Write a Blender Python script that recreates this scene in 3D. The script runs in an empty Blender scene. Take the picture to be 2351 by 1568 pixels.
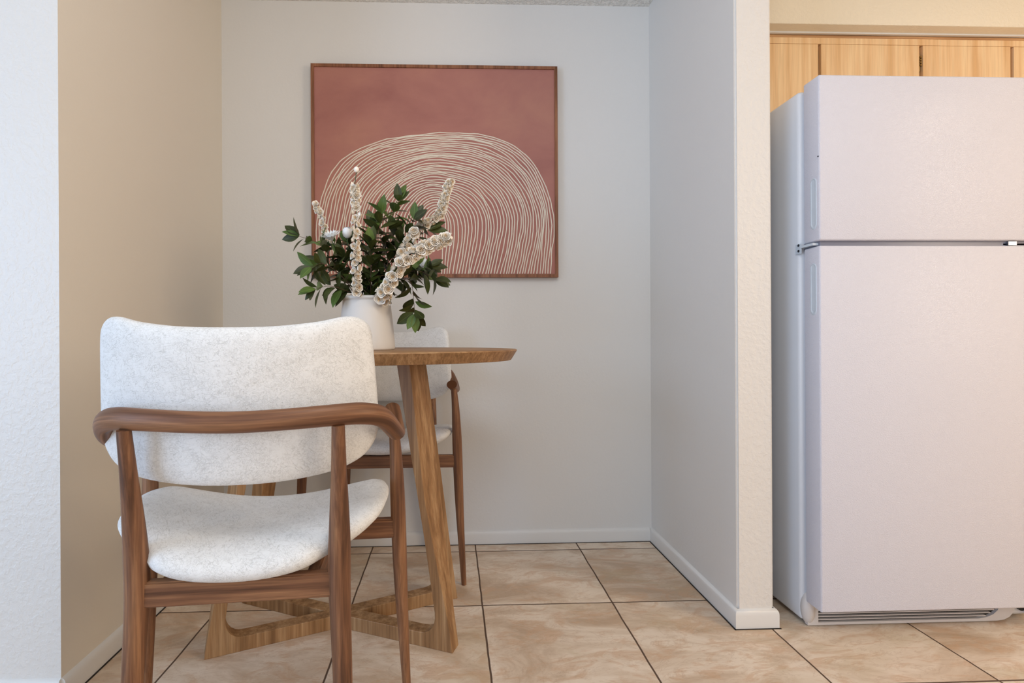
import bpy, bmesh, math, random
from mathutils import Vector, Matrix, Quaternion, noise

SC = bpy.context.scene
COL = SC.collection
rnd = random.Random(7)
R = math.radians

# ------------------------------------------------------------------ camera
EYE = Vector((0.0, 0.0, 0.88))
YAW, ROLL, FPX = R(2.0), R(0.3), 1215.0
cam_d = bpy.data.cameras.new('camera')
cam = bpy.data.objects.new('camera', cam_d)
COL.objects.link(cam)
fw = Vector((math.sin(YAW), math.cos(YAW), 0))
r0 = Vector((math.cos(YAW), -math.sin(YAW), 0))
u0 = Vector((0, 0, 1))
rt = r0*math.cos(ROLL) - u0*math.sin(ROLL)
up = u0*math.cos(ROLL) + r0*math.sin(ROLL)
mw = Matrix((rt, up, -fw)).transposed().to_4x4()
mw.translation = EYE
cam.matrix_world = mw
cam_d.sensor_fit = 'HORIZONTAL'
cam_d.sensor_width = 36.0
cam_d.lens = FPX*36.0/2351.0
cam_d.shift_x = (1175.5-(1034+FPX*math.tan(YAW)))/2351.0
cam_d.shift_y = -(784-771)/2351.0
cam_d.clip_start = 0.05
SC.camera = cam

# ------------------------------------------------------------------ light
SC.view_settings.view_transform = 'Standard'
SC.view_settings.look = 'None'
SC.view_settings.exposure = -0.13
SC.view_settings.gamma = 1.0
SC.view_settings.use_curve_mapping = False
W = bpy.data.worlds.new('daylight'); SC.world = W
W.use_nodes = True
bg = W.node_tree.nodes['Background']
bg.inputs[0].default_value = (0.80, 0.90, 1.0, 1)
bg.inputs[1].default_value = 0.5

def area(name, loc, target, sx, sy, power, color, spread=180):
    d = bpy.data.lights.new(name, 'AREA')
    d.shape = 'RECTANGLE'; d.size = sx; d.size_y = sy
    d.energy = power; d.color = color; d.spread = R(spread)
    o = bpy.data.objects.new(name, d); COL.objects.link(o)
    o.location = loc
    o.rotation_euler = (Vector(target)-Vector(loc)).to_track_quat('-Z', 'Y').to_euler()
    return o
# daylight through the openings of the room behind the camera, a kitchen ceiling lamp, and two added fill lights
area('daylight_patio_door', (-2.9, -0.75, 1.10), (0.8, 0.9, 0.85), 1.7, 2.0, 60, (0.46, 0.67, 1.0))
area('daylight_rear_window', (-0.2, -2.25, 1.55), (-0.1, 2.0, 0.95), 2.8, 1.2, 15, (0.84, 0.91, 1.0))
area('left_wall_warm_fill', (3.5, -0.5, 1.55), (-0.9, 1.8, 1.35), 1.4, 1.1, 46, (1.0, 0.83, 0.66))  # added warm fill for the left wall, no window on this side
area('kitchen_ceiling_lamp', (2.75, 0.05, 2.25), (2.75, 0.3, 0.0), 0.5, 0.5, 20, (1.0, 0.78, 0.56))
pl = bpy.data.lights.new('dining_fill_point', 'POINT'); pl.energy = 21; pl.shadow_soft_size = 0.22; pl.color = (0.95, 0.97, 1.0)  # added unseen point light, brightens the walls towards the top
plo = bpy.data.objects.new('dining_fill_point', pl); COL.objects.link(plo); plo.location = (0.10, 0.25, 2.0)

# ------------------------------------------------------------------ materials
def newmat(name):
    m = bpy.data.materials.new(name); m.use_nodes = True
    nt = m.node_tree
    return m, nt, nt.nodes['Principled BSDF'], nt.nodes, nt.links
def N(nt, t, **kw):
    n = nt.nodes.new(t)
    for k, v in kw.items():
        if isinstance(k, str) and k.startswith('i_'):
            n.inputs[k[2:].replace('_', ' ')].default_value = v
        else: setattr(n, k, v)
    return n
def ramp(nt, fac, stops):
    n = nt.nodes.new('ShaderNodeValToRGB')
    e = n.color_ramp.elements
    while len(e) < len(stops): e.new(0.5)
    for el, (p, c) in zip(e, stops):
        el.position = p; el.color = (c[0], c[1], c[2], 1) if len(c) == 3 else c
    nt.links.new(fac, n.inputs[0]); return n.outputs[0]
def mix(nt, fac, a, b, mode='MIX'):
    n = nt.nodes.new('ShaderNodeMix'); n.data_type = 'RGBA'; n.blend_type = mode
    for s, v in ((0, fac), (6, a), (7, b)):
        if isinstance(v, (int, float)): n.inputs[s].default_value = v
        elif isinstance(v, tuple): n.inputs[s].default_value = (*v[:3], 1)
        else: nt.links.new(v, n.inputs[s])
    return n.outputs[2]
def math_(nt, op, a, b=None, c=None):
    n = nt.nodes.new('ShaderNodeMath'); n.operation = op
    for i, v in enumerate((a, b, c)):
        if v is None: continue
        if isinstance(v, (int, float)): n.inputs[i].default_value = v
        else: nt.links.new(v, n.inputs[i])
    return n.outputs[0]
def coords(nt, scale=(1, 1, 1), kind='Object', rot=(0, 0, 0), loc=(0, 0, 0)):
    tc = nt.nodes.new('ShaderNodeTexCoord'); mp = nt.nodes.new('ShaderNodeMapping')
    mp.inputs['Scale'].default_value = scale; mp.inputs['Rotation'].default_value = rot
    mp.inputs['Location'].default_value = loc
    src = tc.outputs[kind]
    if any(rot):      # turn first, then stretch, so that the stretch follows the turned axes
        m0 = nt.nodes.new('ShaderNodeMapping'); m0.inputs['Rotation'].default_value = rot
        mp.inputs['Rotation'].default_value = (0, 0, 0)
        nt.links.new(src, m0.inputs[0]); src = m0.outputs[0]
    nt.links.new(src, mp.inputs[0]); return mp.outputs[0]
def noise_(nt, vec, scale, detail=4, rough=0.5, dist=0.0):
    n = nt.nodes.new('ShaderNodeTexNoise')
    n.inputs['Scale'].default_value = scale; n.inputs['Detail'].default_value = detail
    n.inputs['Roughness'].default_value = rough; n.inputs['Distortion'].default_value = dist
    nt.links.new(vec, n.inputs['Vector']); return n.outputs[0]
def bump(nt, h, strength, dist=0.01, normal=None):
    n = nt.nodes.new('ShaderNodeBump')
    n.inputs['Strength'].default_value = strength; n.inputs['Distance'].default_value = dist
    nt.links.new(h, n.inputs['Height'])
    if normal is not None: nt.links.new(normal, n.inputs['Normal'])
    return n.outputs[0]
def lin(r, g, b):
    f = lambda c: (c/255/12.92) if c/255 <= 0.04045 else ((c/255+0.055)/1.055)**2.4
    return (f(r), f(g), f(b))

def paint(name, col, rough=0.55, bumpy=0.25, scale=95, popcorn=False):
    m, nt, b, ns, L = newmat(name)
    v = coords(nt)
    n1 = noise_(nt, v, scale, 3, 0.55)
    h = ramp(nt, n1, [(0.42, (0, 0, 0)), (0.62, (1, 1, 1))])
    n2 = noise_(nt, v, 3.0, 2)
    c = mix(nt, math_(nt, 'MULTIPLY', n2, 0.10), col, tuple(x*0.9 for x in col))
    L.new(c, b.inputs['Base Color']); b.inputs['Roughness'].default_value = rough
    L.new(bump(nt, h, bumpy, 0.0015 if not popcorn else 0.02), b.inputs['Normal'])
    return m
def plain(name, col, rough=0.5, metal=0.0, spec=0.5, var=0.04, scale=40):
    m, nt, b, ns, L = newmat(name)
    n1 = noise_(nt, coords(nt), scale, 3)
    L.new(mix(nt, n1, tuple(x*(1-var) for x in col), tuple(min(1, x*(1+var)) for x in col)), b.inputs['Base Color'])
    b.inputs['Roughness'].default_value = rough; b.inputs['Metallic'].default_value = metal
    b.inputs['Specular IOR Level'].default_value = spec
    return m
def wood(name, axis, dark, mid, light, scale=1.0, rough=0.45, fine=1.0, rot=(0, 0, 0), dist=0.45, kind='Object'):
    m, nt, b, ns, L = newmat(name)
    ax = 'xyz'.index(axis)
    s = [30*scale]*3; s[ax] = 1.8*scale
    big = noise_(nt, coords(nt, tuple(s), kind, rot), 1.0, 4, 0.55, dist)
    s1 = [95*scale]*3; s1[ax] = 3.2*scale
    med = noise_(nt, coords(nt, tuple(s1), kind, rot), 1.0, 4, 0.6, dist*0.6)
    s2 = [330*scale]*3; s2[ax] = 11*scale
    fn = noise_(nt, coords(nt, tuple(s2), kind, rot), 1.0, 3, 0.6, 0.3)
    comb = math_(nt, 'ADD', math_(nt, 'MULTIPLY', big, 0.55), math_(nt, 'MULTIPLY', med, 0.45))
    c = ramp(nt, comb, [(0.38, dark), (0.49, mid), (0.60, light)])
    c2 = mix(nt, math_(nt, 'MULTIPLY', ramp(nt, fn, [(0.40, (1, 1, 1)), (0.56, (0, 0, 0))]), 0.34*fine), c, tuple(x*0.5 for x in mid), 'MIX')
    L.new(c2, b.inputs['Base Color']); b.inputs['Roughness'].default_value = rough
    b.inputs['Specular IOR Level'].default_value = 0.35
    L.new(bump(nt, fn, 0.12, 0.001), b.inputs['Normal'])
    return m

WALL = lin(226, 224, 220)
M = {}
M['wall'] = paint('painted_wall', WALL, 0.5, 0.10)
M['wall_rough'] = paint('orange_peel_wall', lin(226, 222, 216), 0.42, 0.45, 70)
M['wall_warm_light'] = paint('wall_with_warm_light_tint', lin(230, 221, 206), 0.55, 0.06)  # beige tint puts the warm kitchen light into the side wall's colour
M['soffit'] = paint('cream_painted_soffit', lin(236, 224, 200), 0.45, 0.35, 80)
M['trim'] = paint('gloss_trim', lin(228, 226, 222), 0.35, 0.05)
M['popcorn'] = paint('popcorn_ceiling', lin(244, 242, 236), 0.9, 0.55, 60, True)
W1 = (lin(84, 54, 36), lin(124, 84, 58), lin(156, 112, 78))
M['walnut_z'] = wood('walnut_upright_grain', 'z', *W1, scale=1.0)
M['walnut_x'] = wood('walnut_crosswise_grain', 'x', *W1, scale=1.0)
M['walnut_path'] = wood('walnut_bent_grain', 'y', *W1, scale=1.0, kind='UV')
M['walnut_y'] = wood('walnut_lengthwise_grain', 'y', *W1, scale=1.0)
O1 = (lin(128, 92, 58), lin(158, 118, 78), lin(184, 146, 104))
M['oak_z'] = wood('oak_upright_grain', 'z', *O1, scale=0.9, fine=0.8)
M['oak_x'] = wood('oak_top_grain', 'x', *O1, scale=0.8, fine=0.8)
M['oak_edge'] = wood('oak_top_edge_grain', 'z', lin(122, 90, 58), lin(148, 110, 73), lin(170, 132, 92), scale=2.4, fine=1.0, dist=0.1)
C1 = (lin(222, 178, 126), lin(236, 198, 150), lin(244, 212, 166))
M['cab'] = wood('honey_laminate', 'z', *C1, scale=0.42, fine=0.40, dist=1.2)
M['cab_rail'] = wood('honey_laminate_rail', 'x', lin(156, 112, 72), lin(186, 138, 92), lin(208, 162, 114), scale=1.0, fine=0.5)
M['cab_dark'] = plain('cabinet_gap_shade', lin(30, 22, 16), 0.9)  # near-black carcass colour stands in for shade in the door gaps
M['frame'] = wood('picture_frame_wood', 'z', lin(100, 62, 40), lin(136, 88, 60), lin(160, 108, 76), scale=1.4, fine=0.6)
M['ceramic'] = plain('matt_cream_ceramic', lin(222, 216, 208), 0.55, var=0.02)
M['fridge'] = paint('white_enamel', lin(220, 219, 228), 0.32, 0.40, 420)
M['fridge_side'] = paint('white_enamel_side', lin(226, 228, 232), 0.38, 0.05, 200)
M['gasket'] = plain('pale_gasket', lin(178, 186, 200), 0.5)
M['grip'] = plain('pale_plastic', lin(206, 214, 222), 0.35)
M['mullion'] = plain('grey_enamel', lin(128, 128, 140), 0.35)
M['metal'] = plain('hinge_metal', lin(170, 172, 178), 0.3, 1.0)
M['screw'] = plain('dark_screw', lin(70, 74, 84), 0.4, 0.8)
M['grille'] = plain('grille_plastic', lin(214, 208, 204), 0.4)
M['dark'] = plain('dark_gap_fill', lin(40, 32, 24), 0.8)
M['rubber'] = plain('black_rubber', lin(18, 18, 18), 0.5)
M['brass'] = plain('brass', lin(150, 120, 70), 0.35, 0.9)
M['stem'] = plain('green_stem', lin(52, 74, 38), 0.5)
M['twig'] = plain('reddish_twig', lin(92, 66, 48), 0.6)
M['petal'] = plain('cream_petal', lin(252, 243, 229), 0.6, var=0.03)
M['heart'] = plain('petal_heart', lin(236, 214, 182), 0.7)
M['white_petal'] = plain('white_petal', lin(248, 248, 246), 0.55, var=0.02)

# floor tiles
def floor_material():
    m, nt, b, ns, L = newmat('marbled_ceramic_tile')
    tc = ns.new('ShaderNodeTexCoord'); sep = ns.new('ShaderNodeSeparateXYZ')
    L.new(tc.outputs['Object'], sep.inputs[0])
    TX, TY, X0, Y0 = 0.4278, 0.4325, 0.100, 1.7245
    tx = math_(nt, 'DIVIDE', math_(nt, 'SUBTRACT', sep.outputs[0], X0), TX)
    ty = math_(nt, 'DIVIDE', math_(nt, 'SUBTRACT', sep.outputs[1], Y0), TY)
    v = coords(nt)
    wob = math_(nt, 'MULTIPLY', math_(nt, 'SUBTRACT', noise_(nt, v, 9.0, 2), 0.5), 0.012)
    tx2 = math_(nt, 'ADD', tx, wob); ty2 = math_(nt, 'ADD', ty, wob)
    dx = math_(nt, 'MULTIPLY', math_(nt, 'SUBTRACT', 0.5, math_(nt, 'ABSOLUTE', math_(nt, 'SUBTRACT', math_(nt, 'FRACT', tx2), 0.5))), TX)
    dy = math_(nt, 'MULTIPLY', math_(nt, 'SUBTRACT', 0.5, math_(nt, 'ABSOLUTE', math_(nt, 'SUBTRACT', math_(nt, 'FRACT', ty2), 0.5))), TY)
    d = math_(nt, 'MINIMUM', dx, dy)
    grout = ramp(nt, math_(nt, 'MULTIPLY', d, 100.0), [(0.20, (1, 1, 1)), (0.32, (0, 0, 0))])
    # per tile offset
    comb = ns.new('ShaderNodeCombineXYZ')
    L.new(math_(nt, 'FLOOR', tx), comb.inputs[0]); L.new(math_(nt, 'FLOOR', ty), comb.inputs[1])
    wn = ns.new('ShaderNodeTexWhiteNoise'); wn.noise_dimensions = '3D'; L.new(comb.outputs[0], wn.inputs[0])
    off = ns.new('ShaderNodeVectorMath'); off.operation = 'MULTIPLY_ADD'
    L.new(wn.outputs['Color'], off.inputs[0]); off.inputs[1].default_value = (7, 7, 7)
    L.new(tc.outputs['Object'], off.inputs[2])
    mp = ns.new('ShaderNodeMapping'); mp.inputs['Rotation'].default_value = (0, 0, R(-28)); mp.inputs['Scale'].default_value = (1.0, 2.1, 1)
    L.new(off.outputs[0], mp.inputs[0]); V = mp.outputs[0]
    a = noise_(nt, V, 3.2, 7, 0.62, 0.9)
    bb = noise_(nt, V, 6.5, 9, 0.70, 1.8)
    cc = noise_(nt, V, 2.2, 5, 0.6, 0.6)
    base = ramp(nt, a, [(0.36, lin(188, 160, 132)), (0.47, lin(212, 190, 166)), (0.58, lin(230, 213, 193))])
    rust = ramp(nt, bb, [(0.50, (0, 0, 0)), (0.60, (1, 1, 1))])
    base = mix(nt, math_(nt, 'MULTIPLY', rust, 0.55), base, lin(200, 158, 120))
    olive = ramp(nt, cc, [(0.54, (0, 0, 0)), (0.70, (1, 1, 1))])
    base = mix(nt, math_(nt, 'MULTIPLY', olive, 0.45), base, lin(186, 166, 126))
    vein = math_(nt, 'ABSOLUTE', math_(nt, 'SUBTRACT', noise_(nt, V, 5.0, 6, 0.6, 2.6), 0.5))
    vm = ramp(nt, vein, [(0.0, (1, 1, 1)), (0.02, (0, 0, 0))])
    base = mix(nt, math_(nt, 'MULTIPLY', vm, 0.28), base, lin(168, 130, 96))
    fine = noise_(nt, V, 40, 4, 0.7)
    base = mix(nt, math_(nt, 'MULTIPLY', fine, 0.16), base, lin(236, 222, 204))
    c = mix(nt, grout, base, lin(92, 72, 58))
    L.new(c, b.inputs['Base Color'])
    L.new(ramp(nt, grout, [(0, (0.36,)*3), (1, (0.9,)*3)]), b.inputs['Roughness'])
    b.inputs['Specular IOR Level'].default_value = 0.35
    hh = math_(nt, 'SUBTRACT', math_(nt, 'MULTIPLY', bb, 0.25), grout)
    L.new(bump(nt, hh, 0.35, 0.002), b.inputs['Normal'])
    return m
M['tile'] = floor_material()

# crinkled white boucle
def fabric():
    m, nt, b, ns, L = newmat('crinkled_white_fabric')
    v = coords(nt)
    tot = None
    dirs = ((0.0, 0.15, 0.25), (0.0, 0.75, 0.7), (0.0, -0.8, -0.6), (0.0, 1.4, 1.3), (0.0, -0.35, 1.0), (0.0, 0.4, -1.1))
    for i, rot in enumerate(dirs):
        n1 = noise_(nt, coords(nt, (15+3*i, 190-10*i, 150+6*i), rot=rot, loc=(i*3.1, i*1.7, 0)), 1.0, 1.5, 0.45, 0.12)
        r = math_(nt, 'ABSOLUTE', math_(nt, 'SUBTRACT', n1, 0.5+0.03*(i % 2)))
        l = ramp(nt, r, [(0.0, (1, 1, 1)), (0.022, (0, 0, 0))])
        gate = ramp(nt, noise_(nt, coords(nt, loc=(i*2.3, 0, i)), 38, 2, 0.5), [(0.42, (0, 0, 0)), (0.58, (1, 1, 1))])
        l = math_(nt, 'MULTIPLY', l, gate)
        tot = l if tot is None else math_(nt, 'MAXIMUM', tot, l)
    soft = noise_(nt, v, 90, 3)
    col = mix(nt, math_(nt, 'MULTIPLY', soft, 0.25), lin(240, 240, 238), lin(224, 224, 224))
    col = mix(nt, math_(nt, 'MULTIPLY', tot, 0.50), col, lin(176, 174, 168))
    L.new(col, b.inputs['Base Color']); b.inputs['Roughness'].default_value = 0.9
    b.inputs['Sheen Weight'].default_value = 0.15
    L.new(bump(nt, math_(nt, 'ADD', math_(nt, 'MULTIPLY', tot, -0.6), math_(nt, 'MULTIPLY', soft, 0.5)), 0.35, 0.0025), b.inputs['Normal'])
    return m
M['fabric'] = fabric()

def leaf_mat(name, dark, light, vein):
    m, nt, b, ns, L = newmat(name)
    tc = ns.new('ShaderNodeTexCoord'); sep = ns.new('ShaderNodeSeparateXYZ'); L.new(tc.outputs['UV'], sep.inputs[0])
    u = math_(nt, 'ABSOLUTE', math_(nt, 'SUBTRACT', sep.outputs[0], 0.5))
    mid = ramp(nt, u, [(0.0, (1, 1, 1)), (0.035, (0, 0, 0))])
    w = math_(nt, 'FRACT', math_(nt, 'SUBTRACT', math_(nt, 'MULTIPLY', sep.outputs[1], 8.0), math_(nt, 'MULTIPLY', u, 9.0)))
    side = ramp(nt, math_(nt, 'ABSOLUTE', math_(nt, 'SUBTRACT', w, 0.5)), [(0.0, (1, 1, 1)), (0.10, (0, 0, 0))])
    n1 = noise_(nt, coords(nt), 14, 3)
    base = mix(nt, ramp(nt, n1, [(0.35, (0, 0, 0)), (0.65, (1, 1, 1))]), dark, light)
    c = mix(nt, math_(nt, 'MULTIPLY', math_(nt, 'MAXIMUM', mid, math_(nt, 'MULTIPLY', side, 0.35)), 0.55), base, vein)
    L.new(c, b.inputs['Base Color']); b.inputs['Roughness'].default_value = 0.42
    b.inputs['Specular IOR Level'].default_value = 0.35
    b.inputs['Subsurface Weight'].default_value = 0.0
    return m
M['leaf'] = leaf_mat('dark_leaf', lin(44, 50, 24), lin(72, 80, 38), lin(120, 126, 66))
M['leaf2'] = leaf_mat('young_leaf', lin(72, 96, 44), lin(100, 122, 60), lin(150, 172, 92))

# painted canvas
def canvas_mat():
    m, nt, b, ns, L = newmat('terracotta_canvas')
    v = coords(nt)
    a = noise_(nt, coords(nt, (1, 1, 1.6)), 2.4, 4, 0.6, 0.4)
    c = ramp(nt, a, [(0.32, lin(156, 98, 90)), (0.52, lin(172, 114, 102)), (0.70, lin(182, 126, 108))])
    g = noise_(nt, v, 420, 2)
    c = mix(nt, math_(nt, 'MULTIPLY', g, 0.24), c, lin(190, 136, 122))
    L.new(c, b.inputs['Base Color']); b.inputs['Roughness'].default_value = 0.7
    L.new(bump(nt, g, 0.25, 0.001), b.inputs['Normal'])
    return m
M['canvas'] = canvas_mat()
M['line'] = plain('cream_paint_line', lin(230, 220, 202), 0.8, var=0.08, scale=260)

# ------------------------------------------------------------------ helpers
def link(name, me, mats, parent=None, smooth=False, loc=None, rot=None):
    o = bpy.data.objects.new(name, me); COL.objects.link(o)
    for mm in (mats if isinstance(mats, (list, tuple)) else [mats]): me.materials.append(M[mm])
    if smooth:
        me.polygons.foreach_set('use_smooth', [True]*len(me.polygons))
    if parent is not None: o.parent = parent
    if loc: o.location = loc
    if rot: o.rotation_euler = rot
    return o
def from_bm(name, bm, mats, parent=None, smooth=False, **k):
    bmesh.ops.recalc_face_normals(bm, faces=bm.faces[:])
    me = bpy.data.meshes.new(name); bm.to_mesh(me); bm.free()
    return link(name, me, mats, parent, smooth, **k)
def autosmooth(o, deg=40):
    me = o.data
    me.polygons.foreach_set('use_smooth', [True]*len(me.polygons))
    bm = bmesh.new(); bm.from_mesh(me)
    for e in bm.edges:
        if len(e.link_faces) == 2 and e.calc_face_angle(0) > R(deg): e.smooth = False
    bm.to_mesh(me); bm.free()
def add_box(bm, x0, x1, y0, y1, z0, z1, mat=0):
    vs = [bm.verts.new(p) for p in ((x0, y0, z0), (x1, y0, z0), (x1, y1, z0), (x0, y1, z0), (x0, y0, z1), (x1, y0, z1), (x1, y1, z1), (x0, y1, z1))]
    fs = []
    for q in ((0, 3, 2, 1), (4, 5, 6, 7), (0, 1, 5, 4), (1, 2, 6, 5), (2, 3, 7, 6), (3, 0, 4, 7)):
        f = bm.faces.new([vs[i] for i in q]); f.material_index = mat; fs.append(f)
    return vs, fs
def box(name, x0, x1, y0, y1, z0, z1, mats, parent=None, bev=0.0, seg=2):
    bm = bmesh.new(); add_box(bm, x0, x1, y0, y1, z0, z1)
    if bev:
        bmesh.ops.bevel(bm, geom=bm.edges[:], offset=bev, segments=seg, affect='EDGES', profile=0.5)
    o = from_bm(name, bm, mats, parent)
    if bev: autosmooth(o, 50)
    return o
def prism(bm, pts, y0, y1, axis='y', mat=0):
    """extrude polygon pts (a,b) along an axis"""
    def P(a, b, t): return {'y': (a, t, b), 'x': (t, a, b), 'z': (a, b, t)}[axis]
    A = [bm.verts.new(P(a, b, y0)) for a, b in pts]; B = [bm.verts.new(P(a, b, y1)) for a, b in pts]
    n = len(pts)
    bm.faces.new(A).material_index = mat; bm.faces.new(B[::-1]).material_index = mat
    for i in range(n):
        bm.faces.new((A[i], B[i], B[(i+1) % n], A[(i+1) % n])).material_index = mat
def catmull(pts, n):
    pts = [Vector(p) for p in pts]
    P = [pts[0]*2-pts[1]] + pts + [pts[-1]*2-pts[-2]]
    out = []
    segs = len(pts)-1
    for k in range(n+1):
        t = k/n*segs; i = min(int(t), segs-1); u = t-i
        a, b, c, d = P[i], P[i+1], P[i+2], P[i+3]
        out.append(0.5*((2*b)+(c-a)*u+(2*a-5*b+4*c-d)*u*u+(3*b-a-3*c+d)*u**3))
    return out
def catmull1(vals, n):
    return [v[0] for v in catmull([Vector((x, 0, 0)) for x in vals], n)]
def tube(bm, pts, ra, rb=None, sides=12, upv=Vector((0, 0, 1)), mat=0, cap=True, round_end=0):
    """sweep ellipse (ra sideways, rb along up) on path"""
    n = len(pts); pts = [Vector(p) for p in pts]
    ra = ra if isinstance(ra, (list, tuple)) else [ra]*n
    rb = ra if rb is None else (rb if isinstance(rb, (list, tuple)) else [rb]*n)
    rings = []
    prev = None
    for i, p in enumerate(pts):
        t = (pts[min(i+1, n-1)]-pts[max(i-1, 0)]).normalized()
        s = t.cross(upv)
        if s.length < 1e-4: s = t.cross(Vector((1, 0, 0)))
        s.normalize()
        if prev is not None and s.dot(prev) < 0: s = -s
        prev = s
        u = s.cross(t).normalized()
        rings.append([bm.verts.new(p+s*ra[i]*math.cos(2*math.pi*k/sides)+u*rb[i]*math.sin(2*math.pi*k/sides)) for k in range(sides)])
    uvl = bm.loops.layers.uv.verify(); dist_ = [0.0]
    for i in range(1, n): dist_.append(dist_[-1]+(pts[i]-pts[i-1]).length)
    for i in range(n-1):
        for k in range(sides):
            f = bm.faces.new((rings[i][k], rings[i][(k+1) % sides], rings[i+1][(k+1) % sides], rings[i+1][k])); f.material_index = mat
            cu, cv_ = 0.11*k/sides, 0.11*(k+1)/sides
            for lp, uv in zip(f.loops, ((cu, dist_[i]), (cv_, dist_[i]), (cv_, dist_[i+1]), (cu, dist_[i+1]))): lp[uvl].uv = uv
    if cap:
        bm.faces.new(rings[0][::-1]).material_index = mat; bm.faces.new(rings[-1]).material_index = mat
    return rings
def empty(name, loc=(0, 0, 0), rz=0.0):
    o = bpy.data.objects.new(name, None); COL.objects.link(o)
    o.empty_display_size = 0.05; o.location = loc; o.rotation_euler = (0, 0, rz); return o
def tag(o, label, cat, group=None):
    o['label'] = label; o['category'] = cat
    if group: o['group'] = group
    return o
def structure(o): o['kind'] = 'structure'; return o
def copy_tree(o, parent=None):
    c = o.copy(); COL.objects.link(c)
    if parent is not None: c.parent = parent
    for ch in list(o.children): copy_tree(ch, c)
    return c

# ------------------------------------------------------------------ room
XL, XR, XR2, YB, YP, ZC = -0.946, 0.857, 0.969, 2.238, 1.560, 2.285
YLF = 1.315
structure(box('floor', -3.2, 3.8, -2.6, 2.60, -0.10, 0.0, 'tile'))
structure(box('ceiling', -3.2, 3.8, -2.6, 2.60, ZC, ZC+0.1, 'popcorn'))
structure(box('wall_back', XL-0.02, XR+0.02, YB, YB+0.12, 0, ZC, 'wall'))
bm = bmesh.new(); _, fs = add_box(bm, -3.2, XL, YLF, YB+0.12, 0, ZC)
fs[3].material_index = 1
structure(from_bm('wall_left', bm, ['wall_rough', 'wall_warm_light']))
bm = bmesh.new(); _, fs = add_box(bm, XR, XR2, YP, YB+0.12, 0, ZC)
bmesh.ops.bevel(bm, geom=[e for e in bm.edges if abs(e.verts[0].co.z-e.verts[1].co.z) > 1 and e.verts[0].co.y < 1.8], offset=0.006, segments=3, affect='EDGES')
bm.faces.ensure_lookup_table()
for f in bm.faces:
    if f.normal.y < -0.5: f.material_index = 1
o = structure(from_bm('wall_partition', bm, ['wall', 'wall_rough'])); autosmooth(o, 40)
structure(box('wall_kitchen', XR2, 3.8, YB+0.06, YB+0.18, 0, ZC, 'soffit'))
structure(box('wall_right', 3.6, 3.72, -2.5, YB+0.06, 0, ZC, 'soffit'))
# wall with patio opening far left and the window wall behind the camera
bm = bmesh.new()
add_box(bm, -3.12, -3.0, -2.5, -1.65, 0, ZC); add_box(bm, -3.12, -3.0, 0.15, YLF, 0, ZC); add_box(bm, -3.12, -3.0, -1.65, 0.15, 2.12, ZC)
structure(from_bm('wall_far_left', bm, 'wall'))
bm = bmesh.new()
add_box(bm, -3.0, -2.0, -2.52, -2.4, 0, ZC); add_box(bm, 1.4, 3.6, -2.52, -2.4, 0, ZC)
add_box(bm, -2.0, 1.4, -2.52, -2.4, 0, 0.9); add_box(bm, -2.0, 1.4, -2.52, -2.4, 2.15, ZC)
structure(from_bm('wall_rear', bm, 'wall'))
# soffit over the kitchen cabinets
structure(box('trim_soffit', XR2, 3.6, 1.900, YB+0.06, 2.020, ZC, 'soffit', bev=0.003))
structure(box('trim_soffit_caulk', XR2, 3.6, 1.948, 1.958, 2.0145, 2.0205, 'trim'))

# baseboards : profile (outwards, up)
BB = [(0, 0), (0.0105, 0), (0.0105, 0.040), (0.0095, 0.048), (0.006, 0.054), (0.0, 0.0565)]
def baseboard(name, path):
    """path: list of (x,y) walked with the room on the right-hand side... offsets mitred"""
    bm = bmesh.new(); P = [Vector((x, y)) for x, y in path]; n = len(P); rows = []
    for i in range(n):
        d0 = (P[i]-P[i-1]).normalized() if i else (P[1]-P[0]).normalized()
        d1 = (P[i+1]-P[i]).normalized() if i < n-1 else d0
        n0 = Vector((d0.y, -d0.x)); n1 = Vector((d1.y, -d1.x))
        m = (n0+n1).normalized(); k = 1/max(0.3, m.dot(n0))
        rows.append([bm.verts.new((P[i].x+m.x*k*a, P[i].y+m.y*k*a, b)) for a, b in BB])
    for i in range(n-1):
        for j in range(len(BB)-1):
            bm.faces.new((rows[i][j], rows[i+1][j], rows[i+1][j+1], rows[i][j+1]))
    bm.faces.new(rows[0]); bm.faces.new(rows[-1][::-1])
    o = structure(from_bm(name, bm, 'trim')); autosmooth(o, 50); return o
baseboard('baseboard_left', [(XL, YLF), (XL, YB)])
baseboard('baseboard_back', [(XL+0.0105, YB), (XR-0.0105, YB)])
baseboard('baseboard_partition', [(XR, YB), (XR, YP), (XR2, YP), (XR2, YP+0.20)])
baseboard('baseboard_front_left', [(-3.0, YLF), (XL, YLF)])
# dark grout joint where the floor meets the boards
bm = bmesh.new()
add_box(bm, XL+0.0105, XR-0.0105, YB-0.0145, YB-0.0105, 0, 0.0015)
add_box(bm, XL+0.0105, XL+0.0150, YLF-0.01, YB-0.0145, 0, 0.0015)
add_box(bm, XR-0.0150, XR-0.0105, YP-0.0145, YB-0.0145, 0, 0.0015)
add_box(bm, XR-0.0150, XR2+0.0145, YP-0.0145, YP-0.0105, 0, 0.0015)
structure(from_bm('trim_floor_joint', bm, 'dark'))

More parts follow.
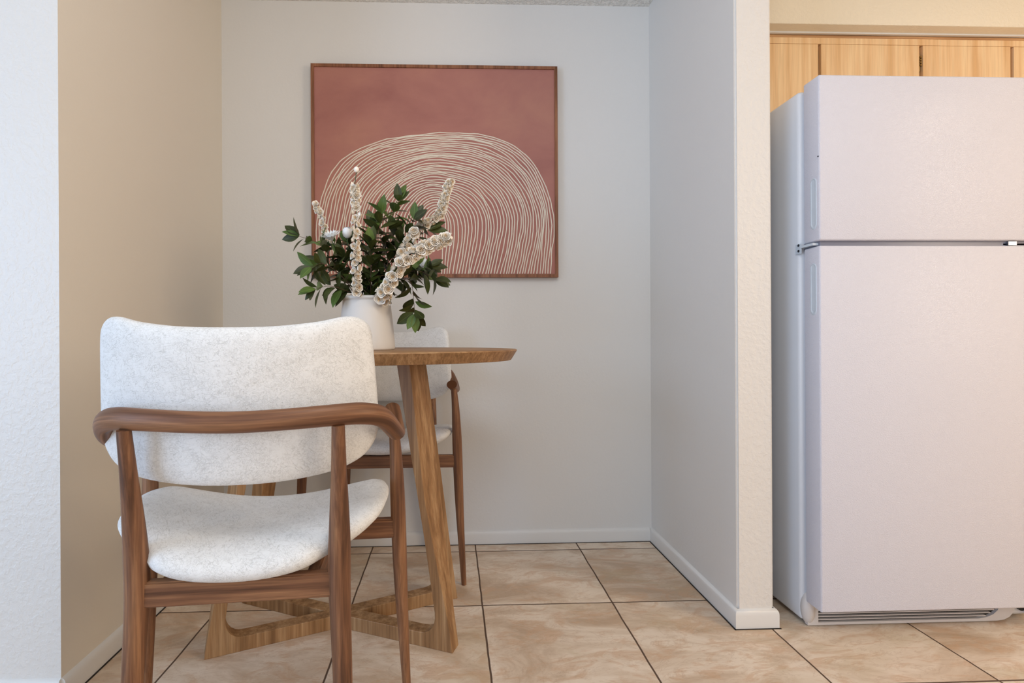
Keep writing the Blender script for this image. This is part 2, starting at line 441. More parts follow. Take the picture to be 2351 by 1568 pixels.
# ------------------------------------------------------------------ artwork
AX0, AX1, AZ0, AZ1 = -0.5715, 0.4550, 1.1245, 2.0100
YA = YB-0.030          # front of the frame
art = empty('wall_art', ((AX0+AX1)/2, YB, AZ0))
tag(art, 'framed terracotta canvas with cream arched lines hanging on the back wall', 'painting')
ox = (AX0+AX1)/2
bm = bmesh.new(); fwid = 0.0125
hw, H = (AX1-AX0)/2, AZ1-AZ0
def frame_bar(bm, a, b, c, d):   # four corner (x,z) outer a,b inner c,d
    for y0, y1 in ((YA-YB, 0.0),):
        A = [bm.verts.new((x, y0, z)) for x, z in (a, b, c, d)]; B = [bm.verts.new((x, y1-0.001, z)) for x, z in (a, b, c, d)]
        bm.faces.new(A); bm.faces.new(B[::-1])
        for i in range(4): bm.faces.new((A[i], B[i], B[(i+1) % 4], A[(i+1) % 4]))
o1 = [(-hw, 0), (hw, 0), (hw, H), (-hw, H)]; i1 = [(-hw+fwid, fwid), (hw-fwid, fwid), (hw-fwid, H-fwid), (-hw+fwid, H-fwid)]
for k in range(4): frame_bar(bm, o1[k], o1[(k+1) % 4], i1[(k+1) % 4], i1[k])
from_bm('frame', bm, 'frame', art)
# canvas with raised paint lines
bm = bmesh.new()
yc = YA-YB+0.006
add_box(bm, -hw+fwid-0.003, hw-fwid+0.003, yc, -0.004, fwid-0.003, H-fwid+0.003, 0)
cx0, cx1, cy0, cy1 = 90.0, 1733.0, 65.0, 1497.0
def cv(x, y):
    return ((x-cx0)/(cx1-cx0)*2*(hw-fwid)-(hw-fwid), fwid+(cy1-y)/(cy1-cy0)*(H-2*fwid))
OU = [(104, 1493), (94, 1250), (125, 1010), (215, 775), (400, 622), (700, 540), (1080, 510), (1320, 545), (1540, 670), (1680, 900), (1722, 1150), (1703, 1493)]
MI = [(480, 1493), (470, 1270), (485, 1120), (530, 990), (620, 880), (740, 800), (900, 762), (1080, 785), (1240, 850), (1360, 990), (1395, 1180), (1330, 1493)]
IN = [(865, 1493), (855, 1350), (850, 1240), (855, 1160), (872, 1105), (900, 1072), (935, 1060), (958, 1075), (970, 1110), (973, 1180), (960, 1300), (945, 1493)]
NL, NS = 39, 90
for li in range(NL):
    t = li/(NL-1); a, b2, c2 = (1-t)*(1-2*t), 4*t*(1-t), t*(2*t-1)
    ctl = []
    for (ox1, oy1), (mx1, my1), (ix1, iy1) in zip(OU, MI, IN):
        ctl.append(Vector((ox1*a+mx1*b2+ix1*c2, oy1*a+my1*b2+iy1*c2, 0)))
    pts = catmull(ctl, NS)
    out = []
    ph = rnd.uniform(-1, 1)
    for k, p in enumerate(pts):
        amp = 9.0 if li < 30 else 5.0
        q = noise.noise(Vector((p.x*0.004, p.y*0.004, li*0.33)))*amp*1.5 + noise.noise(Vector((p.x*0.013, p.y*0.013, li*1.7)))*amp*0.7
        tg = (pts[min(k+1, NS)]-pts[max(k-1, 0)]); nn = Vector((-tg.y, tg.x, 0)).normalized()
        pp = p+nn*q
        w = 4.0*(1+0.25*noise.noise(Vector((k*0.9, li*3.1, 4))))
        out.append((pp, nn, w))
    rows = []
    for pp, nn, w in out:
        xs = []
        for s, dy in ((-1, 0.0004), (-0.7, -0.0012), (0.7, -0.0012), (1, 0.0004)):
            q = pp+nn*w*s; q.x = min(max(q.x, cx0+1), cx1-1); q.y = min(q.y, cy1)
            X, Z = cv(q.x, q.y); xs.append(bm.verts.new((X, yc+dy-0.00003*li, Z)))
        rows.append(xs)
    for k in range(NS):
        for s in range(3):
            f = bm.faces.new((rows[k][s], rows[k][s+1], rows[k+1][s+1], rows[k+1][s])); f.material_index = 1
me = bpy.data.meshes.new('canvas'); bm.normal_update(); bm.to_mesh(me); bm.free()
link('canvas', me, ['canvas', 'line'], art)

# ------------------------------------------------------------------ chair
def cushion(name, outline, T0, mapf, parent, rings=(0.0, 0.25, 0.5, 0.7, 0.84, 0.93, 0.98, 1.0), p=7.0, ctr=(0, 0)):
    """outline: closed list (a,b); mapf(a,b,h) -> xyz ; h in [-T,T] thickness offset"""
    bm = bmesh.new(); n = len(outline)
    def ring(s, sign):
        h = T0*math.sqrt(max(0, 1-s**p))*sign
        return [bm.verts.new(mapf(ctr[0]+(a-ctr[0])*s, ctr[1]+(b-ctr[1])*s, h)) for a, b in outline]
    edge = ring(1.0, 1)
    for sign in (1, -1):
        prev = bm.verts.new(mapf(ctr[0], ctr[1], T0*sign)); first = True; pr = None
        for s in rings[1:]:
            cur = edge if s == 1.0 else ring(s, sign)
            if first:
                for i in range(n): bm.faces.new((prev, cur[i], cur[(i+1) % n]))
                first = False
            else:
                for i in range(n): bm.faces.new((pr[i], cur[i], cur[(i+1) % n], pr[(i+1) % n]))
            pr = cur
    o = from_bm(name, bm, 'fabric', parent, smooth=True)
    return o
def closed_smooth(pts, per=6):
    n = len(pts); out = []
    P = [Vector((*p, 0)) for p in pts]
    for i in range(n):
        a, b, c, d = P[i-1], P[i], P[(i+1) % n], P[(i+2) % n]
        for k in range(per):
            u = k/per
            q = 0.5*((2*b)+(c-a)*u+(2*a-5*b+4*c-d)*u*u+(3*b-a-3*c+d)*u**3)
            out.append((q.x, q.y))
    return out

def make_chair():
    root = empty('armchair')
    # backrest (a = x, b = z)
    half = [(0.0, 0.897), (0.08, 0.899), (0.15, 0.907), (0.195, 0.917), (0.222, 0.915), (0.240, 0.900), (0.246, 0.872), (0.250, 0.82), (0.254, 0.76),
            (0.256, 0.715), (0.251, 0.684), (0.234, 0.656), (0.206, 0.638), (0.165, 0.626), (0.09, 0.618), (0.0, 0.616)]
    pts = half + [(-a, b) for a, b in half[-2:0:-1]]
    def mb(a, b, h):
        return (a*0.992, -0.006+1.25*a*a - 0.10*(b-0.70) + h, b)
    cushion('backrest', closed_smooth(pts, 4), 0.021, mb, root, ctr=(0, 0.76), p=9)
    # seat (a = x, b = y)
    hs = [(0.0, -0.034), (0.08, -0.031), (0.130, -0.018), (0.165, 0.012), (0.205, 0.042), (0.243, 0.090), (0.259, 0.150), (0.261, 0.215), (0.252, 0.265),
          (0.232, 0.298), (0.175, 0.312), (0.09, 0.314), (0.0, 0.314)]
    pts = hs + [(-a, b) for a, b in hs[-2:0:-1]]
    def ms(a, b, h):
        zc = 0.480 + 0.80*a*a + 0.008*(b-0.14)/0.17
        return (a, b, zc + h)
    cushion('seat', closed_smooth(pts, 4), 0.033, ms, root, ctr=(0, 0.14), p=5)
    # rear legs
    for s in (-1, 1):
        bm = bmesh.new()
        zs = [0.0, 0.15, 0.27, 0.38, 0.44, 0.50, 0.56, 0.64, 0.725]
        xs = [0.186, 0.182, 0.178, 0.174, 0.172, 0.173, 0.174, 0.175, 0.176]
        ys = [-0.034, -0.018, -0.008, -0.002, 0.000, -0.002, -0.008, -0.020, -0.034]
        rw = [0.0125, 0.0155, 0.0175, 0.0190, 0.0205, 0.0200, 0.0178, 0.0140, 0.0115]
        path = catmull([Vector((s*x, y, z)) for x, y, z in zip(xs, ys, zs)], 28); rr = catmull1(rw, 28)
        tube(bm, path, rr, [r*0.95 for r in rr], 14, upv=Vector((0, 1, 0)))
        o = from_bm('leg', bm, 'walnut_z', root); autosmooth(o, 60)
    for s in (-1, 1):
        bm = bmesh.new()
        zs = [0.0, 0.15, 0.30, 0.42, 0.52, 0.62, 0.690]
        xs = [0.294, 0.286, 0.279, 0.275, 0.272, 0.268, 0.262]
        ys = [0.288, 0.280, 0.273, 0.268, 0.266, 0.264, 0.262]
        rw = [0.0088, 0.0120, 0.0155, 0.0172, 0.0168, 0.0135, 0.0105]
        path = catmull([Vector((s*x, y, z)) for x, y, z in zip(xs, ys, zs)], 24); rr = catmull1(rw, 24)
        tube(bm, path, rr, rr, 14, upv=Vector((0, 1, 0)))
        o = from_bm('leg', bm, 'walnut_z', root); autosmooth(o, 60)
    # seat rails
    def rail(p, q, th=0.011, z0=0.412, z1=0.456, mat='walnut_x'):
        bm = bmesh.new(); p = Vector(p); q = Vector(q); d = (q-p).normalized(); nn = Vector((-d.y, d.x))*th
        prism(bm, [(p.x-nn.x, p.y-nn.y), (q.x-nn.x, q.y-nn.y), (q.x+nn.x, q.y+nn.y), (p.x+nn.x, p.y+nn.y)], z0, z1, 'z')
        bmesh.ops.bevel(bm, geom=bm.edges[:], offset=0.003, segments=2, affect='EDGES')
        o = from_bm('seat_rail', bm, mat, root); autosmooth(o, 40)
    rail((-0.164, 0.0), (0.164, 0.0)); rail((-0.266, 0.267), (0.266, 0.267))
    for s in (-1, 1): rail((s*0.125, 0.008), (s*0.125, 0.258), mat='walnut_y')
    # arm and back rail, one bent piece
    hp = [(0.0, -0.056, 0.737), (0.08, -0.052, 0.739), (0.16, -0.036, 0.742), (0.215, -0.010, 0.741), (0.250, 0.022, 0.730), (0.268, 0.060, 0.705), (0.277, 0.105, 0.684),
          (0.279, 0.160, 0.679), (0.275, 0.212, 0.686), (0.269, 0.258, 0.699), (0.264, 0.290, 0.708)]
    ra = [0.013, 0.013, 0.014, 0.0155, 0.017, 0.0175, 0.017, 0.016, 0.016, 0.0175, 0.0185]
    rb = [0.0185, 0.0185, 0.019, 0.0200, 0.0195, 0.0175, 0.0150, 0.0135, 0.0135, 0.0145, 0.0155]
    hp = [(a*0.965, b, c) for a, b, c in hp]
    pts = [(-a, b, c) for a, b, c in hp[:0:-1]] + hp
    RA = catmull1(ra[:0:-1]+ra, 120); RB = catmull1(rb[:0:-1]+rb, 120)
    bm = bmesh.new(); tube(bm, catmull(pts, 120), RA, RB, 18)
    o = from_bm('armrest', bm, 'walnut_path', root); autosmooth(o, 50)
    return root
ch = make_chair()
near = ch
near.location = (-0.3755, 0.955, 0.0); near.rotation_euler = (0, 0, R(4.6))
tag(near, 'white upholstered walnut armchair seen from behind, in the foreground', 'chair', 'white and walnut armchairs at the table')
far = copy_tree(near)
far.location = (-0.2505, 2.160, 0.0); far.rotation_euler = (0, 0, R(180))
for c_ in near.children:
    if c_.name.startswith('backrest'): c_.location.x = -0.0135
    if c_.name.startswith('armrest'): c_.location.x = 0.006
    if c_.name.split('.')[0] == 'seat': c_.location.x = -0.007
far['label'] = 'white and walnut armchair behind the table, facing out from the back wall'

# ------------------------------------------------------------------ table
tab = empty('dining_table', (-0.337, 1.636, 0))
tag(tab, 'oak dining table with a rounded thin top and low crossing feet', 'table')
TZ0, TZ1 = 0.806, 0.839
bm = bmesh.new(); n = 128; TA, TB = 0.542, 0.335
def ering(a, b, z): return [bm.verts.new((a*math.cos(2*math.pi*k/n), b*math.sin(2*math.pi*k/n), z)) for k in range(n)]
rs = [ering(TA-0.004, TB-0.004, TZ1), ering(TA-0.001, TB-0.001, TZ1-0.001), ering(TA, TB, TZ1-0.0035), ering(TA-0.018, TB-0.013, TZ0+0.001), ering(TA-0.021, TB-0.016, TZ0)]
for i in range(4):
    for k in range(n):
        f = bm.faces.new((rs[i][k], rs[i][(k+1) % n], rs[i+1][(k+1) % n], rs[i+1][k])); f.material_index = 1 if i >= 2 else 0
bm.faces.new(rs[0]); bm.faces.new(rs[-1][::-1])
o = from_bm('tabletop', bm, ['oak_x', 'oak_edge'], tab); autosmooth(o, 25)
# four arms of the base, each runs from the centre to a foot and up into a leaning leg
def arm(sx, sy, name='leg'):
    foot = Vector((0.349*sx, (-0.150 if sy < 0 else 0.160)*1.0)); L = foot.length; d = foot/L; nrm = Vector((-d.y, d.x))
    rh = 0.040+0.0004*(sx > 0)+0.0002*(sy > 0); top = TZ0
    # leg profile outer/inner r as function of z
    prof = []
    def ro(z): return L-0.002 - (L-0.269)*(z/top)     # outer edge leans inwards
    def wv(z): return 0.040+0.015*max(0, (z-0.35)/0.45)
    # inner edge with fillet into the low rail
    zs = [0, rh*0.5, rh]
    poly_o, poly_i = [], []
    RF = 0.062
    ZL = [0.0, 0.02, rh, rh+0.0015] + [rh+RF*(1-math.cos(R(q))) for q in (22, 36, 50, 62, 74, 90)] + [0.18, 0.30, 0.42, 0.55, 0.68, top]
    bm = bmesh.new()
    # leg column as loft of quads (rings: outer-left, outer-right, inner-right, inner-left)
    rings = []
    for z in ZL[3:]:
        r_out = ro(z); w = wv(z)
        k = max(0, min(1, (rh+RF-z)/RF)); fil = RF*(1-math.sqrt(max(0, 1-k*k)))*0.85
        r_in = r_out-w-fil
        th = 0.0225+0.010*min(1, max(0, z-0.11)/0.35)
        rings.append((z, r_out, r_in, th))
    def V(r, t, z): p = d*r+nrm*t; return bm.verts.new((p.x, p.y, z))
    R4 = []
    z0s = [(0.0, ro(0), 0, 0.019), (0.02, ro(0.02), 0, 0.0195), (rh, ro(rh), 0, 0.020)]
    z0, r_out, r_in, th = rings[0]
    # solid foot + rail block: profile polygon extruded across
    pf = [(-0.03, 0.0), (ro(0), 0.0), (ro(rh+0.0015), rh+0.0015), (rings[0][2], rh+0.0015), (rings[0][2]-0.02, rh), (-0.03, rh)]
    for t in (-1,):
        A = [V(r, -0.0225, z) for r, z in pf]; B = [V(r, 0.0225, z) for r, z in pf]
        bm.faces.new(A); bm.faces.new(B[::-1])
        m_ = len(pf)
        for i in range(m_):
            if i == 2: continue
            bm.faces.new((A[i], A[(i+1) % m_], B[(i+1) % m_], B[i]))
    prev = (A[2], A[3], B[3], B[2])
    for z, r_out, r_in, th in rings[1:]:
        cz = 0.021*min(1, max(0, z-0.06)/0.34)-0.008*max(0, (z-0.45)/0.36)
        ca, cb_ = (cz, 0) if sx*1 > 0 else (0, cz)
        if sy > 0: ca, cb_ = cb_, ca
        cur = (V(r_out-ca, -th, z), V(r_in, -th, z), V(r_in, th, z), V(r_out-cb_, th, z))
        for i in range(4): bm.faces.new((prev[i], prev[(i+1) % 4], cur[(i+1) % 4], cur[i]))
        prev = cur
    bm.faces.new(prev)
    o = from_bm(name, bm, 'oak_z', tab)
    bv = o.modifiers.new('edge', 'BEVEL'); bv.width = 0.0015; bv.segments = 2; bv.limit_method = 'ANGLE'; bv.angle_limit = R(45)
    return o
for sx in (-1, 1):
    for sy in (-1, 1): arm(sx, sy)

# ------------------------------------------------------------------ vase
VX, VY = -0.2540, 1.620
vase = empty('vase', (VX, VY, TZ1))
tag(vase, 'matt cream ceramic vase with rolled rim standing on the oak table', 'vase')
prof = [(0.0, 0.0), (0.080, 0.0), (0.0835, 0.0015), (0.0848, 0.006), (0.0842, 0.020), (0.0820, 0.050), (0.0785, 0.085), (0.0752, 0.115), (0.0732, 0.136), (0.0720, 0.146), (0.0718, 0.1495),
        (0.0745, 0.1515), (0.0760, 0.1550), (0.0755, 0.1590), (0.0725, 0.1612), (0.069, 0.1600), (0.0675, 0.155), (0.0670, 0.12), (0.070, 0.03), (0.068, 0.010), (0.0, 0.008)]
bm = bmesh.new(); n = 64; prev = None
for r, z in prof:
    cur = [bm.verts.new((0, 0, z))] if r == 0 else [bm.verts.new((r*math.cos(2*math.pi*k/n), r*math.sin(2*math.pi*k/n), z)) for k in range(n)]
    if prev is not None:
        for k in range(n):
            if len(prev) == 1: bm.faces.new((prev[0], cur[(k+1) % n], cur[k]))
            elif len(cur) == 1: bm.faces.new((cur[0], prev[k], prev[(k+1) % n]))
            else: bm.faces.new((prev[k], prev[(k+1) % n], cur[(k+1) % n], cur[k]))
    prev = cur
from_bm('body', bm, 'ceramic', vase, smooth=True)

# ------------------------------------------------------------------ bouquet
# local plant frame: metres from the vase axis, z above the table top
PX = 0.001322
def loc(px, py, dy=0.0):       # image pixels of the bouquet, projected from the camera at each depth (1 unit = 1.32 mm) -> metres about the vase axis
    k = 1.0 + dy/1.62
    return Vector(((px-1034)*PX*k+0.2565, dy, (771-py)*PX*k+0.041))
def leaf_mesh(bm, uvl, base, direction, normal, length, width, mat=0, curl=0.15):
    direction = direction.normalized(); side = direction.cross(normal).normalized(); nrm = side.cross(direction).normalized()
    prof = [(0.0, 0.02), (0.12, 0.45), (0.28, 0.85), (0.45, 1.0), (0.62, 0.90), (0.80, 0.58), (0.92, 0.25), (1.0, 0.0)]
    rows = []
    for t, w in prof:
        c = base+direction*length*t - nrm*length*curl*t*t
        hw_ = width*0.5*w
        l = c-side*hw_+nrm*hw_*0.28; r = c+side*hw_+nrm*hw_*0.28
        rows.append((bm.verts.new(l), bm.verts.new(c), bm.verts.new(r), t))
    for i in range(len(rows)-1):
        a, b = rows[i], rows[i+1]
        for (p, q, ua, ub) in ((0, 1, 0.0, 0.5), (1, 2, 0.5, 1.0)):
            f = bm.faces.new((a[p], a[q], b[q], b[p])); f.material_index = mat; f.smooth = True
            for lp, uv in zip(f.loops, ((ua, a[3]), (ub, a[3]), (ub, b[3]), (ua, b[3]))): lp[uvl].uv = uv
def leafy(label, ctl, n_leaf, start=0.35, L=(0.046, 0.064), young=0.12, name='leafy_branch', droop=0.0, tipbunch=3, seed=0, group='leafy branches in the vase'):
    rr = random.Random(seed)
    root = empty(name, (VX, VY, TZ1)); tag(root, label, 'foliage', group)
    path = catmull([Vector((rr.uniform(-.02, .02), rr.uniform(-.02, .02), 0.03)), loc(rr.uniform(815, 865), 690, rr.uniform(-.02, .03))] + ctl, 40)
    bm = bmesh.new(); tube(bm, path, [0.0016-0.0010*i/40 for i in range(41)], sides=6)
    from_bm('stem', bm, 'twig', root, smooth=True)
    bm = bmesh.new(); uvl = bm.loops.layers.uv.new('UVMap')
    for k in range(n_leaf):
        t = start+(1-start)*(k+0.5)/n_leaf
        i = min(int(t*40), 39); p = path[i].lerp(path[i+1], t*40-i); tg = (path[i+1]-path[i]).normalized()
        a = k*2.4+rr.uniform(-0.5, 0.5)
        s1 = tg.orthogonal().normalized(); s2 = tg.cross(s1)
        out = (s1*math.cos(a)+s2*math.sin(a))
        dr = (out*rr.uniform(0.8, 1.2)+tg*rr.uniform(0.3, 0.9)+Vector((0, 0, rr.uniform(-0.25, 0.15)-droop)))
        nr = (tg*0.8-out*0.5+Vector((rr.uniform(-.5, .5), rr.uniform(-.9, 0.1), rr.uniform(0, .8))))
        ll = rr.uniform(*L)
        leaf_mesh(bm, uvl, p+dr.normalized()*0.004, dr, nr, ll, ll*rr.uniform(0.42, 0.56), 1 if rr.random() < young*(1+1.5*(t > 0.8)) else 0, rr.uniform(0.0, 0.3))
    tg = (path[-1]-path[-3]).normalized()
    for k in range(tipbunch):
        a = k*2.1+seed; s1 = tg.orthogonal().normalized(); s2 = tg.cross(s1)
        dr = tg+(s1*math.cos(a)+s2*math.sin(a))*0.55*(k > 0)
        ll = rr.uniform(*L)
        leaf_mesh(bm, uvl, path[-1]-tg*0.003, dr, Vector((rr.uniform(-.3, .3), -1, rr.uniform(0, 1))), ll, ll*0.48, 1 if rr.random() < 0.4 else 0, 0.1)
    from_bm('foliage', bm, ['leaf', 'leaf2'], root)
    return root
LB = [
 ('leafy branch reaching furthest left from the vase', [loc(775, 615, -.02), loc(735, 560, -.03), loc(685, 540, -.04)], 12, 0.35, 1),
 ('leafy branch to the left, just above the lowest left one', [loc(790, 640, -.04), loc(745, 605, -.06), loc(712, 612, -.08)], 13, 0.35, 2),
 ('lowest leafy branch on the left, over the vase rim', [loc(790, 665, -.05), loc(755, 655, -.07), loc(722, 662, -.08)], 13, 0.35, 3),
 ('leafy branch rising to the left behind the leftmost blossom stem', [loc(810, 630, .03), loc(780, 585, .05), loc(758, 562, .07)], 13, 0.35, 4),
 ('tallest leafy branch with bright young leaves at its top', [loc(870, 600, .01), loc(895, 510, .02), loc(915, 458, .02)], 20, 0.30, 5),
 ('dark leafy branch left of the tallest one', [loc(855, 600, -.01), loc(868, 530, -.02), loc(876, 488, -.02)], 20, 0.30, 6),
 ('leafy branch between the tallest one and the right blossom stems', [loc(890, 600, .02), loc(925, 540, .03), loc(950, 500, .03)], 17, 0.30, 7),
 ('leafy branch ending in one round leaf on the upper right', [loc(890, 600, .05), loc(935, 555, .06), loc(985, 525, .06)], 13, 0.35, 8),
 ('leafy branch spreading right beneath the thick blossom stem', [loc(900, 640, .00), loc(950, 612, -.01), loc(985, 610, -.01)], 13, 0.35, 9),
 ('leafy branch at the far right, over the lower frame edge', [loc(900, 640, -.02), loc(955, 620, -.03), loc(998, 640, -.04)], 13, 0.35, 10),
 ('leafy branch hanging down beside the vase on the right', [loc(905, 640, -.04), loc(940, 645, -.05), loc(948, 690, -.05), loc(950, 722, -.05)], 14, 0.40, 11),
 ('dense leafy branch low in the middle of the vase', [loc(850, 620, -.04), loc(848, 580, -.05), loc(850, 560, -.05)], 20, 0.20, 12),
 ('leafy branch in the middle, right of the upright blossom stem', [loc(845, 600, .02), loc(852, 550, .03), loc(858, 520, .03)], 20, 0.22, 13),
 ('leafy branch low on the right behind the thick blossom stem', [loc(880, 640, .03), loc(905, 590, .04), loc(925, 570, .05)], 20, 0.22, 14),
 ('dark leafy branch deep in the bouquet behind the pale rosebud', [loc(825, 620, .05), loc(805, 570, .06), loc(800, 555, .06)], 16, 0.3, 16),
 ('dark leafy branch deep in the bouquet, right of the middle', [loc(865, 610, .06), loc(895, 560, .07), loc(905, 530, .07)], 18, 0.25, 17),
 ('leafy branch filling the left side above the vase rim', [loc(800, 645, .03), loc(765, 620, .03), loc(740, 610, .03)], 15, 0.3, 18),
 ('leafy branch filling the right side above the vase rim', [loc(890, 660, .03), loc(930, 640, .03), loc(960, 630, .03)], 15, 0.3, 19),
 ('leafy branch low on the left of the upright blossom stem', [loc(815, 640, .0), loc(795, 600, -.01), loc(788, 590, -.01)], 18, 0.22, 15),
]
for lab, ctl, n_, st, sd in LB:
    leafy(lab, ctl, int(n_*1.3), st-0.05, seed=sd, young=0.45 if 'bright young' in lab else 0.12, tipbunch=5 if 'bright young' in lab else 3)

# blossom: small cupped rose made of nested petals
def blossom_mesh(name, r=0.0125, seed=0):
    rr = random.Random(seed); bm = bmesh.new(); NN = 20
    for ly, (sc, flare, base_z, mat) in enumerate(((1.0, 1.0, 0.0, 0), (0.66, 0.7, 0.12, 0), (0.36, 0.4, 0.25, 1))):
        rows = []; ph = rr.uniform(0, 6)
        for i, (rad, z) in enumerate(((0.05, 0.0), (0.55, 0.08), (0.86, 0.36), (0.94, 0.68), (1.04, 0.90), (1.17, 0.95))):
            row = []
            for k in range(NN):
                a = 2*math.pi*k/NN; wv = math.sin(3*a+ph)*0.5+math.sin(5*a+ph*2)*0.5
                q = r*sc*rad*(1+0.07*wv*i/3)*(1 if i < 5 else 0.92+0.08*flare)
                row.append(bm.verts.new((q*math.cos(a), q*math.sin(a), r*(base_z+z*(0.92+0.05*ly)+0.10*wv*(i > 3)))))
            rows.append(row)
        for i in range(5):
            for k in range(NN):
                f = bm.faces.new((rows[i][k], rows[i][(k+1) % NN], rows[i+1][(k+1) % NN], rows[i+1][k])); f.smooth = True; f.material_index = mat
    me = bpy.data.meshes.new(name); bm.normal_update(); bm.to_mesh(me); bm.free()
    me.materials.append(M['petal']); me.materials.append(M['heart'])
    return me
BM1 = blossom_mesh('blossom', seed=1); BM2 = blossom_mesh('blossom', 0.0112, 2)
def bud_mesh():
    bm = bmesh.new(); bmesh.ops.create_uvsphere(bm, u_segments=10, v_segments=8, radius=0.0075)
    for v in bm.verts: v.co.z *= 1.15; v.co.z += 0.006
    for f in bm.faces: f.smooth = True
    me = bpy.data.meshes.new('bud'); bm.to_mesh(me); bm.free(); me.materials.append(M['petal']); return me
BUD = bud_mesh()
def spike(label, ctl, n, start, size=1.0, seed=0, taper=0.75, bud_at_tip=True, spread=0.009, face=Vector((0, -1, 0))):
    rr = random.Random(seed)
    root = empty('blossom_stem', (VX, VY, TZ1)); tag(root, label, 'flower', 'blossom stems in the vase')
    path = catmull([Vector((rr.uniform(-.02, .02), rr.uniform(-.02, .02), 0.03))] + ctl, 60)
    bm = bmesh.new(); tube(bm, path, 0.0014, sides=6); from_bm('stem', bm, 'stem', root, smooth=True)
    for k in range(n):
        t = start+(1-start)*(k+0.3)/n; i = min(int(t*60), 59); p = path[i].lerp(path[i+1], t*60-i); tg = (path[i+1]-path[i]).normalized()
        s1 = tg.cross(face).normalized(); s2 = tg.cross(s1)
        a = (k*2.4+rr.uniform(-.4, .4))
        out = s1*math.cos(a)+s2*math.sin(a)
        if out.dot(face) < -0.5: out = (out+face*1.2)
        out.normalize()
        d = (out+tg*rr.uniform(-0.1, 0.5)+face*0.35).normalized()
        sc = size*(1-(1-taper)*(k/n))*rr.uniform(0.85, 1.1)
        b = bpy.data.objects.new('blossom', BM1 if rr.random() < 0.7 else BM2); COL.objects.link(b); b.parent = root
        b.rotation_mode = 'QUATERNION'; b.rotation_quaternion = d.to_track_quat('Z', 'Y') @ Quaternion((0, 0, 1), rr.uniform(0, 6))
        b.location = p+out*spread*sc*0.55; b.scale = (sc, sc, sc)
    if bud_at_tip:
        b = bpy.data.objects.new('bud', BUD); COL.objects.link(b); b.parent = root
        tg = (path[-1]-path[-2]).normalized(); b.rotation_mode = 'QUATERNION'; b.rotation_quaternion = tg.to_track_quat('Z', 'Y'); b.location = path[-1]-tg*0.006
    return root
D = -0.085
s1 = spike('upright stem of cream blossoms in front, topped by a lone round bud', [loc(820, 690, D+.02), loc(817, 640, D), loc(815, 560, D-.02), loc(817, 470, D-.02), loc(814, 420, D-.02)], 44, 0.24, 0.80, 21, 0.9, False, 0.0085)
# lone bud above the spike on a bare bit of stem
bm = bmesh.new(); tube(bm, [loc(814, 422, D-.02), loc(817, 400, D-.02), loc(818, 388, D-.02)], 0.0011, sides=6); from_bm('stem', bm, 'stem', s1, smooth=True)
b = bpy.data.objects.new('bud', BUD); COL.objects.link(b); b.parent = s1; b.location = loc(818, 392, D-.02)
spike('leftmost, thinnest stem of cream blossoms leaning left over the frame', [loc(815, 680, .02), loc(785, 610, .04), loc(752, 545, .05), loc(737, 495, .05), loc(722, 466, .05)], 17, 0.55, 0.66, 22, 0.95, True, 0.0045)
spike('tall stem of cream blossoms curving upward on the right', [loc(860, 680, .02), loc(895, 600, .05), loc(945, 535, .06), loc(1003, 495, .06), loc(1020, 455, .05), loc(1033, 412, .05)], 38, 0.52, 0.84, 23, 0.9, False, 0.0085)
spike('thickest stem of cream blossoms leaning right in front of the foliage', [loc(872, 690, -.06), loc(888, 660, -.10), loc(922, 602, -.12), loc(965, 572, -.12), loc(1000, 555, -.12), loc(1032, 545, -.12)], 52, 0.17, 1.05, 24, 0.80, True, 0.014)
spike('short stem of shaded cream blossoms behind the thick one', [loc(870, 680, .0), loc(905, 620, .0), loc(925, 575, .0), loc(945, 540, .0), loc(952, 530, .0)], 16, 0.5, 0.95, 25, 0.9, False)
spike('short cluster of cream blossoms spilling over the right side of the vase rim', [loc(868, 700, -.03), loc(873, 680, -.06), loc(890, 680, -.07), loc(897, 698, -.072)], 7, 0.45, 0.62, 26, 0.8, False, 0.004)
# white daisy and closed pale bud on the left
dz = empty('daisy', (VX, VY, TZ1)); tag(dz, 'white spiky-petalled daisy half open, left of the upright blossom stem', 'flower')
bm = bmesh.new(); tube(bm, catmull([Vector((0, 0, .03)), loc(820, 690, 0), loc(790, 620, .02), loc(762, 552, -.03)], 20), 0.0014, sides=6); from_bm('stem', bm, 'stem', dz, smooth=True)
bm = bmesh.new()
c0 = loc(762, 552, -.03); ax = Vector((-0.15, -0.45, 0.85)).normalized(); s1v = ax.orthogonal().normalized(); s2v = ax.cross(s1v)
for ly, (cnt, tilt, ln) in enumerate(((15, 0.95, 0.040), (12, 0.6, 0.036), (8, 0.3, 0.030))):
    for k in range(cnt):
        a = 2*math.pi*(k+0.4*ly)/cnt; out = s1v*math.cos(a)+s2v*math.sin(a)
        rows = []
        for t, w in ((0, 0.4), (0.4, 1), (0.8, 0.8), (1, 0.05)):
            p = c0+(ax*math.cos(tilt*t**0.6)+out*math.sin(tilt))*ln*t; sd = ax.cross(out)*0.0036*w
            rows.append((bm.verts.new(p-sd), bm.verts.new(p+sd)))
        for i in range(3): bm.faces.new((rows[i][0], rows[i][1], rows[i+1][1], rows[i+1][0])).smooth = True
me = bpy.data.meshes.new('petals'); bm.normal_update(); bm.to_mesh(me); bm.free(); link('petals', me, 'white_petal', dz)
